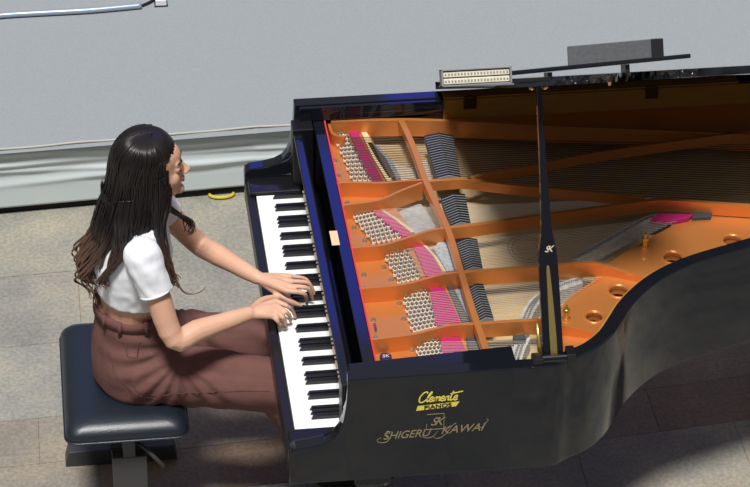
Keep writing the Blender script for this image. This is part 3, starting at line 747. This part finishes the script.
bm=NB(); lp=[(x,y,.446) for x,y in rrect(bx0-.001,bx1+.001,by0-.001,by1+.001,.04)]; tube(bm,lp+[lp[0]],.004,8,cap=False); BN('piping',bm,'leather',smooth=True)
bm=NB(); box(bm,-.63,-.315,-.20,.28,.405,.436); BN('seat_frame',bm,'iron',bevel=.003)
for y in (-.185,.225):
    bm=NB(); box(bm,-.487,-.449,y-.02,y+.02,.30,.406); BN('post',bm,'iron2',bevel=.002)
    bm=NB(); box(bm,-.521,-.415,y-.022,y+.022,.04,.345); BN('column',bm,'iron2',bevel=.003)
    bm=NB(); ys=(y-.035,y+.035)
    hexa(bm,[(-.668,ys[0],0),(-.305,ys[0],0),(-.305,ys[1],0),(-.668,ys[1],0)],[(-.655,ys[0]+.006,.055),(-.315,ys[0]+.006,.055),(-.315,ys[1]-.006,.055),(-.655,ys[1]-.006,.055)])
    BN('foot',bm,'iron',bevel=.004)
bm=NB(); tube(bm,[(-.46,-.17,.392),(-.42,-.215,.385),(-.365,-.25,.335)],[.006,.006,.0075],8); BN('lever',bm,'iron',smooth=True)

# ------------------------------------------------------------------ pianist
person=thing('person','person with long dark hair in white cropped shirt and brown trousers playing the piano','person',(-.45,0,.5))
PV=Vector((.45,0,-.5))
def HM(name,me,material,parent=None,**k):
    me.transform(Matrix.Translation(PV)); return link(name,me,material,parent or person,smooth=True,**k)
CY=.02
def limb(bm,pts,rad,k=4,n=14):
    P4=cr_spline([Vector(p) for p in pts],k); m=len(pts)-1; rr=[]
    for i in range(len(P4)):
        u=i/k; j=min(int(u),m-1); f=u-j; f=f*f*(3-2*f); rr.append(rad[j]*(1-f)+rad[j+1]*f)
    tube(bm,P4,rr,n); ball(bm,P4[0],rr[0]*.99,u=n,v=8); ball(bm,P4[-1],rr[-1]*.99,u=n,v=8)
# joints
shN=(-.400,-.145,1.045); elN=(-.318,-.215,.790); wrN=(-0.089, -0.126, 0.8)
shF=(-.375,.185,1.055); elF=(-.215,.262,.800); wrF=(-0.048, 0.058, 0.8)
torso=[(-.405,.125,.160,.51),(-.410,.125,.170,.55),(-.430,.122,.168,.63),(-.438,.098,.137,.71),(-.438,.090,.124,.76),(-.436,.093,.128,.81),(-.432,.103,.137,.88),(-.430,.110,.145,.95),(-.417,.098,.155,1.01),(-.405,.078,.158,1.045),(-.395,.060,.130,1.075),(-.380,.050,.075,1.098),(-.370,.046,.052,1.12)]
bm=NB(); rings_loft(bm,[ell((x,CY,z),a,b_,24) for x,a,b_,z in torso])
limb(bm,[(-.375,CY,1.08),(-.360,CY,1.13),(-.350,CY,1.19)],[.052,.046,.050])
for sh,el,wr in ((shN,elN,wrN),(shF,elF,wrF)):
    s=Vector(sh);e=Vector(el);w=Vector(wr)
    limb(bm,[s,s.lerp(e,.45),e,e.lerp(w,.3),e.lerp(w,.7),w],[.047,.0385,.035,.035,.028,.022])
    ball(bm,s,.049)
hipN=(-.42,-.085,.58); knN=(.020,-.135,.540); anN=(.19,.0,.11)
hipF=(-.42,.110,.57); knF=(.025,.135,.515); anF=(.18,.13,.11)
for h,kn,an in ((hipN,knN,anN),(hipF,knF,anF)):
    limb(bm,[h,Vector(h).lerp(Vector(kn),.5),kn,Vector(kn).lerp(Vector(an),.4),an],[.070,.060,.048,.045,.034])
    limb(bm,[an,(an[0]+.05,an[1],.075),(an[0]+.12,an[1],.055)],[.034,.033,.024])
# hands
def hand(wr,mcp,pip,tip,th,side):
    w=Vector(wr); mc=[Vector(p) for p in mcp]; cen=(mc[1]+mc[2])/2
    for j,m_ in enumerate(mc):      # palm: bones from the wrist to each knuckle, fused with webs
        base=w.lerp(m_,.12)+Vector((0,0,-.002))
        limb(bm,[base,w.lerp(m_,.55)+Vector((0,0,.001)),m_],[.0165,.0135,.0098],3,10)
    for a,c in zip(mc,mc[1:]):
        ball(bm,a.lerp(c,.5)+Vector((-.006,0,-.003)),.0100,u=10,v=8)
        mm=w.lerp(a.lerp(c,.5),.6); ball(bm,mm+Vector((0,0,-.003)),.013,u=10,v=8)
    rads=((.0088,.0078,.0066),(.0090,.0079,.0067),(.0086,.0075,.0063),(.0076,.0066,.0057))
    for j in range(4):
        a=mc[j];b_=Vector(pip[j]);c=Vector(tip[j]); d=b_.lerp(c,.55)+Vector((.0035,0,.004))
        r=rads[j]; limb(bm,[a,b_,d,c],[r[0],r[1],r[2],r[2]*.86],3,10)
    limb(bm,[w.lerp(Vector(th[0]),.3),th[0],th[1],th[2]],[.014,.0125,.0095,.0072],3,10)
mN=[(-0.003, -0.071, 0.8),(-0.002, -0.101, 0.803),(-0.007, -0.12, 0.799),(-0.017, -0.133, 0.79)]
pN=[(0.029, -0.096, 0.797),(0.024, -0.128, 0.798),(0.012, -0.147, 0.791),(-0.005, -0.146, 0.778)]
tN=[(0.055, -0.079, 0.74),(0.039, -0.1, 0.74),(0.02, -0.116, 0.74),(0.002, -0.117, 0.74)]
hand(wrN,mN,pN,tN,[(-0.042, -0.045, 0.785),(0.007, -0.012, 0.77),(0.047, 0.0, 0.74)],1)
mF=[(0.036, -0.027, 0.803),(0.048, -0.01, 0.807),(0.056, 0.021, 0.803),(0.055, 0.059, 0.795)]
pF=[(0.084, -0.034, 0.797),(0.095, -0.011, 0.8),(0.101, 0.022, 0.795),(0.095, 0.061, 0.785)]
tF=[(0.098, -0.016, 0.742),(0.116, -0.005, 0.751),(0.125, 0.021, 0.751),(0.121, 0.053, 0.751)]
hand(wrF,mF,pF,tF,[(-0.006, 0.014, 0.785),(0.033, -0.02, 0.77),(0.079, -0.021, 0.74)],-1)
# head
HC=Vector((-.352,CY,1.262))
prof=[ # z, front x, back x, half width
 (1.150,-.300,-.335,.020),(1.156,-.285,-.352,.036),(1.165,-.277,-.380,.046),(1.180,-.273,-.405,.055),(1.195,-.2735,-.420,.060),(1.212,-.270,-.430,.065),
 (1.230,-.270,-.438,.069),(1.250,-.271,-.442,.0715),(1.268,-.270,-.444,.073),(1.285,-.268,-.444,.074),(1.305,-.271,-.441,.0735),(1.325,-.280,-.433,.070),(1.345,-.297,-.418,.061),(1.358,-.315,-.402,.048),(1.366,-.335,-.382,.028)]
R=[]
for z,f,bk,wd in prof:
    if z>1.28: z=1.28+(z-1.28)*.74
    c=(f+bk)/2; a=(f-bk)/2; ring=[]
    for k in range(32):
        t=2*PI*k/32; cx,sy=math.cos(t),math.sin(t); ww=wd*(1-.20*max(0,cx)**2)
        ring.append((c+a*math.copysign(abs(cx)**.92,cx),CY+ww*sy,z))
    R.append(ring)
rings_loft(bm,R)
def nose(px): pass
# nose wedge, brow, lips, chin, cheeks
nz=[(1.272,-.272,.0055),(1.262,-.2635,.0065),(1.250,-.2555,.0080),(1.240,-.2475,.0098),(1.233,-.2440,.0112),(1.227,-.2465,.0120),(1.222,-.2570,.0100)]
rings_loft(bm,[[(x,CY+w*.5,z),(x-.004,CY+w,z),(-.285,CY+w*1.5,z),(-.285,CY-w*1.5,z),(x-.004,CY-w,z),(x,CY-w*.5,z)] for z,x,w in nz])
ball(bm,(-.2500,CY,1.2345),.0085); 
for s in (1,-1): ball(bm,(-.2600,CY+s*.0125,1.229),.0062,(1.2,.8,.9)); ball(bm,(-.298,CY+s*.036,1.225),.022,(1,.8,1.2)); ball(bm,(-.2840,CY+s*.028,1.2745),.013,(.9,1.5,.6)); ball(bm,(-.355,CY+s*.073,1.245),.016,(.9,.4,1.5))
for s in (1,-1): ball(bm,(-.2825,CY+s*.031,1.2575),.0125,(.8,1.3,.9))
ball(bm,(-.2680,CY,1.2085),.0065,(1,2.3,.7)); ball(bm,(-.2690,CY,1.1985),.0072,(1,2.0,.7)); ball(bm,(-.2785,CY,1.168),.0175,(1,1.2,.85))
body_me=remesh(bm,.0042,3,.5)
body=HM('body',body_me,'skin')
# eyes: lowered lids with lashes, brows, lips
for s in (1,-1):
    bm=NB(); tube(bm,cr_spline([(-.2740,CY+s*.020,1.2535),(-.2715,CY+s*.031,1.2495),(-.2790,CY+s*.042,1.2520)],4),.0016,6); ball(bm,(-.2715,CY+s*.031,1.2515),.0038,(.6,1.9,.5))
    me=bpy.data.meshes.new('e'); bmesh.ops.recalc_face_normals(bm,faces=bm.faces[:]); bm.to_mesh(me); bm.free(); HM('eyelashes',me,'dark')
    bm=NB(); tube(bm,cr_spline([(-.2690,CY+s*.014,1.2760),(-.2705,CY+s*.030,1.2800),(-.2830,CY+s*.045,1.2770)],4),[.0014+.0016*math.sin(PI*(i+.5)/9) for i in range(9)],6)
    me=bpy.data.meshes.new('e'); bm.to_mesh(me); bm.free(); HM('eyebrow',me,'dark')
bm=NB(); ball(bm,(-.2652,CY,1.2070),.0048,(1,2.7,.60)); ball(bm,(-.2664,CY,1.1990),.0056,(1,2.3,.60))
me=bpy.data.meshes.new('e'); bm.to_mesh(me); bm.free(); HM('lips',me,'lips')

# shirt
def fold_disp(me,f):
    me.update()
    nrm=[v.normal.copy() for v in me.vertices]
    for v,n in zip(me.vertices,nrm): v.co+=n*f(v.co,n)
bm=NB(); sr=[]
for x,a,b_,z,t_ in [(-.431,.108,.143,.822,-.12),(-.431,.110,.145,.835,-.12),(-.430,.115,.149,.86,-.1),(-.429,.121,.154,.89,-.05),(-.428,.124,.158,.95,0),(-.417,.108,.166,1.01,0),(-.405,.088,.168,1.050,0),(-.396,.070,.140,1.083,0),(-.386,.062,.090,1.102,0)]:
    sr.append(ell((x,CY,z),a,b_,28,t_))
rings_loft(bm,sr)
for sh,el in ((shN,elN),(shF,elF)):
    s=Vector(sh);e=Vector(el); d=(e-s)
    limb_end=s+d*.50
    P4=[s-d*.05,s+d*.12,s+d*.25,s+d*.35,s+d*.435]; tube(bm,P4,[.056,.057,.054,.051,.050],18); ball(bm,s,.0585)
me=remesh(bm,.0045,4,.5)
def sf(co,n):
    w=math.sin((co.z*1.0+co.x*.9)*95+4*noise.noise(co*9))*.0018*max(0,1-abs(co.x+.37)/.10)
    return w+.0030*noise.noise(co*16)+.0016*noise.noise(co*38)
fold_disp(me,sf)
shirt=HM('shirt',me,'shirt')
d=(Vector(elN)-Vector(shN)); bm=NB(); u=Vector(shN)+d*.415
tube(bm,[u,u+d.normalized()*.006],.0515,22)
me=bpy.data.meshes.new('e'); bm.to_mesh(me); bm.free(); HM('sleeve_hem',me,'shirt',shirt)

# trousers
bm=NB(); tr=[]
for x,a,b_,z in [(-.410,.145,.178,.500),(-.415,.150,.188,.52),(-.422,.145,.190,.57),(-.431,.130,.178,.63),(-.438,.112,.152,.70),(-.441,.102,.138,.742),(-.442,.100,.134,.772)]:
    tr.append(ell((x,CY,z),a,b_,28,-.10 if z>.7 else 0))
rings_loft(bm,tr)
for h,kn,an,s in ((hipN,knN,anN,-1),(hipF,knF,anF,1)):
    h=Vector(h);kn=Vector(kn);an=Vector(an)
    kk=kn+Vector((-.02,0,-.012))
    P4=cr_spline([h+Vector((-.02,0,-.005)),h.lerp(kk,.35),h.lerp(kk,.7),kk,kk+Vector((.050,0,-.060)),kk.lerp(an,.55),an+Vector((-.01,0,.03))],4)
    rr=[]; key=[.100,.097,.090,.091,.100,.100,.100] if s<0 else [.088,.086,.082,.082,.086,.09,.09]; m=6
    for i in range(len(P4)):
        u=i/4; j=min(int(u),m-1); f=u-j; rr.append(key[j]*(1-f)+key[j+1]*f)
    tube(bm,P4,[(r*.92,r) for r in rr],20)
me=remesh(bm,.006,5,.5)
def tf(co,n):
    a=0
    # drag lines fanning from the hip crease towards the back pocket
    dx,dz=co.x+.30,co.z-.66
    ang=math.atan2(dz,dx); r=math.hypot(dx,dz)
    a+=.0045*math.sin(ang*17+2.5*noise.noise(co*7))*math.exp(-((r-.12)/.10)**2)
    # long soft folds on the thighs
    a+=.0045*math.sin((co.z*.8+co.y*.9+co.x*.30)*62+3*noise.noise(co*5))*max(0,min(1,(co.x+.28)*4))
    a+=.006*noise.noise(Vector((co.x*5,co.y*12,co.z*12)))
    return a
fold_disp(me,tf)
tro=HM('trousers',me,'trousers')
bm=NB(); w0=[]
for sgn in (0,):
    for z,gx in ((.738,.1045),(.776,.1020)):
        w0.append(ell((-.442,CY,z+.004),gx+.004,.139 if z<.75 else .1385,36,-.10))
V=[[bm.verts.new(p) for p in r] for r in w0]
for k in range(36): bm.faces.new((V[0][k],V[0][(k+1)%36],V[1][(k+1)%36],V[1][k]))
me=bpy.data.meshes.new('e'); bm.to_mesh(me); bm.free(); o=HM('waistband',me,'trousers',tro); md=o.modifiers.new('s','SOLIDIFY'); md.thickness=.0015; md.offset=1
def seam(pts,r=.0016):
    bm=NB(); tube(bm,cr_spline(pts,5),r,6); me=bpy.data.meshes.new('e'); bm.to_mesh(me); bm.free(); return me
for x in (-.521,-.476,-.396):
    a_=math.acos(max(-1,min(1,(x+.442)/.108))); yy=CY-.141*math.sin(a_)
    bm=NB(); box(bm,x-.006,x+.006,yy-.006,yy+.002,.735-.1*(x+.442),.785-.1*(x+.442)); me=bpy.data.meshes.new('e'); bm.to_mesh(me); bm.free(); HM('belt_loop',me,'trousers',tro)
from mathutils.bvhtree import BVHTree
tme=tro.data; bv=BVHTree.FromPolygons([v.co-PV for v in tme.vertices],[tuple(p.vertices) for p in tme.polygons])
def on_cloth(pts,name,r=.0014,mt='seam'):
    P4=[bv.find_nearest(q)[0] for q in cr_spline([Vector(p) for p in pts],5)]
    bm=NB(); tube(bm,P4,r,6); me=bpy.data.meshes.new('e'); bm.to_mesh(me); bm.free(); HM(name,me,mt,tro)
on_cloth([(-0.54, -0.14, 0.737),(-0.503, -0.17, 0.723),(-0.463, -0.19, 0.712),(-0.421, -0.19, 0.716),(-0.396, -0.18, 0.747)],'pocket_seam')
on_cloth([(-0.462, -0.19, 0.599),(-0.397, -0.18, 0.552),(-0.292, -0.2, 0.566),(-0.172, -0.21, 0.571),(-0.036, -0.22, 0.571)],'side_seam')
on_cloth([(-0.548, -0.13, 0.697),(-0.53, -0.16, 0.642),(-0.471, -0.18, 0.577),(-0.398, -0.19, 0.537)],'side_seam')
# shoes
for an in (anN,anF):
    bm=NB(); limb(bm,[(an[0]-.03,an[1],.045),(an[0]+.05,an[1],.045),(an[0]+.14,an[1],.040)],[.040,.042,.034]); 
    for v in bm.verts: v.co.z=max(.004,v.co.z)
    me=remesh(bm,.006,3); HM('shoe',me,'shoe')

# hair: mass plus locks
bm=NB(); hr=[]
hprof=[(1.392,-.362,.030,.030,0),(1.386,-.362,.055,.055,0),(1.372,-.364,.076,.074,0),(1.352,-.368,.092,.086,0),(1.328,-.374,.100,.092,0),(1.300,-.384,.100,.094,0),(1.270,-.392,.096,.095,0),(1.235,-.399,.093,.097,0),(1.195,-.405,.096,.101,0),(1.150,-.413,.103,.108,0),(1.105,-.424,.108,.118,0),(1.065,-.440,.106,.126,0),(1.035,-.462,.088,.120,0)]
hprof=[((1.28+(z-1.28)*.74) if z>1.28 else z,x,a,b_,0) for z,x,a,b_,_ in hprof]
def back(z): return .011 if z>1.29 else (.004 if z>1.25 else 0)
hprof=[(z,x-back(z),a-(back(z)*.9 if a>.06 else 0),b_,0) for z,x,a,b_,_ in hprof]
for z,x,a,b_,_ in hprof: hr.append(ell((x+(.010 if z<1.33 else .004),CY,z),a,b_,32))
rings_loft(bm,hr)
me0=remesh(bm,.006,4)
for v in me0.vertices:
    co=v.co; t=math.atan2(co.y-CY,co.x+.39)
    n=Vector((co.x+.39,co.y-CY,0)); 
    if n.length>.02:
        n.normalize(); v.co+=n*min(1,max(0,(1.362-co.z)/.03))*(.0020*math.sin(t*46+3*noise.noise(co*4))+.0045*noise.noise(Vector((t*5,co.z*2,0))))
bm=NB(); bm.from_mesh(me0)
rnd=random.Random(11)
def lock(pts,r0,k=5,wav=.0,seed=0,n=6):
    P4=cr_spline([Vector(p) for p in pts],k); m=len(P4); out=[];rr=[]
    for i,p in enumerate(P4):
        u=i/(m-1); q=p.copy()
        q.x+=wav*u*math.sin(u*13+seed); q.y+=wav*u*math.cos(u*11+seed*1.7)
        out.append(q); rr.append(r0*(1-u*.78)*(.75+.25*math.sin(PI*u))*(.08+.92*min(1,u/.22)))
    tube(bm,out,rr,n)
# cap strands: from the parting over the head side and down
for i in range(210):
    t=rnd.uniform(-PI*.42,PI*1.42) ; s=-1 if rnd.random()<.72 else 1
    th=rnd.uniform(0.20,1.0)     # 0 front, 1 back
    ang=math.radians(38+142*th)*s
    pts=[(-.358+.01*rnd.random(),CY,1.3655)]
    for z,x,a,b_,_ in [hprof[0],hprof[2],hprof[4],hprof[6],hprof[8],hprof[10],hprof[12]]:
        f=1.015
        pts.append((x+(.010 if z<1.33 else .004)+a*math.cos(ang)*f,CY+b_*math.sin(ang)*f,z))
    lock(pts,.0036,4,.006,rnd.random()*6)
# back locks to the lower back, ends curling
for i in range(150):
    y=rnd.uniform(-.095,.10); u=rnd.random()
    ta=math.pi+math.asin(max(-1,min(1,y/.108))); top=(-.405+.104*math.cos(ta),CY+.106*math.sin(ta)*-1*-1,1.165+.03*rnd.random()); y=top[1]
    L=rnd.uniform(.0,1.)
    end=(-0.572, -0.02, 0.915)
    ex=-.585+.085*u+rnd.uniform(-.01,.01); ez=.868+.10*u+rnd.uniform(-.02,.03)
    bot=.825+.13*u+rnd.uniform(-.02,.03)
    pts=[top,(-.485-.03*(1-u)+.01*rnd.random(),y*1.02,1.045),(-.525-.025*(1-u)+.03*u,y*1.0,.985),(ex-.004,y*.9,.925+.03*u),(ex+.006,y*.85,(.925+bot)/2),(ex+.022,y*.8,bot)]
    lock(pts,.0062,5,.013,rnd.random()*6)
# near side locks over the shoulder blade
for i in range(34):
    u=rnd.random(); y0=-.085-.03*rnd.random()
    pts=[(-.41-.05*u,-.080,1.20),(-.42-.055*u,-.097+.012*u,1.14),(-.43-.05*u,-.118,1.09),(-.44-.045*u,-.135,1.055),(-.475-.03*u,-.135,1.01),(-.510-.02*u,-.115,.96-.02*u),(-.50-.03*u,-.112,.915+.02*rnd.random())]
    lock(pts,.0055,5,.010,rnd.random()*6)
# front locks beside the face falling before the shoulder
for i in range(44):
    u=rnd.random(); y0=-.062-.03*u
    th=math.radians(-72+44*(1-u)); pts=[(-.386+.094*math.cos(th),CY+.098*math.sin(th),1.255),(-.390+.096*math.cos(th),CY+.101*math.sin(th),1.18),(-.330-.03*u,-.093,1.10),(-.320-.03*u,-.112,1.02),(-.312-.03*u,-.110,.96),(-.303-.03*u+.02*rnd.random(),-.105,.895+.04*rnd.random())]
    lock(pts,.0062,5,.009,rnd.random()*6)
for i in range(16):
    u=rnd.random(); y0=.07+.03*u
    pts=[(-.325-.03*u,y0,1.18),(-.315-.03*u,.10,1.10),(-.295-.02*u,.115,1.03),(-.262+.02*u,.10,1.00),(-.255+.02*rnd.random(),.09,.955)]
    lock(pts,.006,5,.010,rnd.random()*6)
lock([(-.31,-.10,.99),(-.30,-.115,.925),(-.275,-.12,.885),(-.235,-.12,.885),(-.215,-.12,.905)],.004,6)
me=bpy.data.meshes.new('hair'); bmesh.ops.recalc_face_normals(bm,faces=bm.faces[:]); bm.to_mesh(me); bm.free()
HM('hair',me,M['hair'])

# ------------------------------------------------------------------ light
w=bpy.data.worlds.new('world'); S.world=w; w.use_nodes=True; nt=w.node_tree; bg=nt.nodes['Background']
N=nt.nodes.new; L=nt.links.new
tc=N('ShaderNodeTexCoord'); sx=N('ShaderNodeSeparateXYZ'); L(tc.outputs['Generated'],sx.inputs[0])
def mth(op,a,b_=None,c=None):
    n=N('ShaderNodeMath'); n.operation=op
    for i,v in enumerate((a,b_,c)):
        if v is None: continue
        if isinstance(v,(int,float)): n.inputs[i].default_value=v
        else: L(v,n.inputs[i])
    return n.outputs[0]
def band(v,a,b_,soft):
    m1=N('ShaderNodeMapRange'); m1.interpolation_type='SMOOTHSTEP'; L(v,m1.inputs['Value']); m1.inputs['From Min'].default_value=a-soft; m1.inputs['From Max'].default_value=a+soft
    m2=N('ShaderNodeMapRange'); m2.interpolation_type='SMOOTHSTEP'; L(v,m2.inputs['Value']); m2.inputs['From Min'].default_value=b_-soft; m2.inputs['From Max'].default_value=b_+soft; m2.inputs['To Min'].default_value=1; m2.inputs['To Max'].default_value=0
    return mth('MULTIPLY',m1.outputs[0],m2.outputs[0])
s_=lambda d: math.sin(math.radians(d))
ahead=mth('GREATER_THAN',sx.outputs['Y'],.3)
az=mth('DIVIDE',sx.outputs['X'],sx.outputs['Y'])
win=mth('MULTIPLY',mth('MULTIPLY',band(sx.outputs['Z'],s_(32.3),s_(36.5),.004),ahead),band(az,-.3,.6,.05))
win2=mth('MULTIPLY',mth('MULTIPLY',band(sx.outputs['Z'],s_(28.5),s_(32.5),.004),ahead),band(az,.142,.166,.003))
win=mth('MAXIMUM',win,win2)
grad=N('ShaderNodeValToRGB'); e=grad.color_ramp.elements
e[0].position=0; e[0].color=(.05,.045,.04,1); e[1].position=1; e[1].color=(.37,.37,.39,1)
x=e.new(.5); x.color=(.12,.115,.11,1); x=e.new(.72); x.color=(.16,.16,.17,1); x=e.new(.86); x.color=(.27,.27,.285,1)
L(mth('MULTIPLY_ADD',sx.outputs['Z'],.5,.5),grad.inputs[0])
mx=N('ShaderNodeMixRGB'); L(win,mx.inputs[0]); L(grad.outputs[0],mx.inputs[1]); mx.inputs[2].default_value=(.20,.28,2.3,1)
L(mx.outputs[0],bg.inputs['Color']); bg.inputs['Strength'].default_value=1.0

sl=bpy.data.lights.new('daylight','SUN'); sl.energy=4.4; sl.angle=math.radians(10); sl.color=(1.0,.985,.96)
so=bpy.data.objects.new('daylight',sl); C.objects.link(so)
dvec=Vector((.12,.38,-1.0)).normalized()   # direction the light travels
so.rotation_euler=dvec.to_track_quat('-Z','Y').to_euler()

# ------------------------------------------------------------------ camera
cam=bpy.data.cameras.new('camera'); co=bpy.data.objects.new('camera',cam); C.objects.link(co)
cam.sensor_width=36; cam.lens=126.032; cam.clip_end=60
co.matrix_world=Matrix([[0.991714, 0.060827, -0.113151, -0.591895], [-0.127685, 0.563568, -0.816142, -6.480024], [0.014125, 0.823827, 0.566665, 5.438736], [0, 0, 0, 1]])
S.camera=co
S.view_settings.view_transform='Standard'; S.view_settings.look='None'; S.view_settings.gamma=1; S.view_settings.use_curve_mapping=False
S.view_settings.exposure=0.0
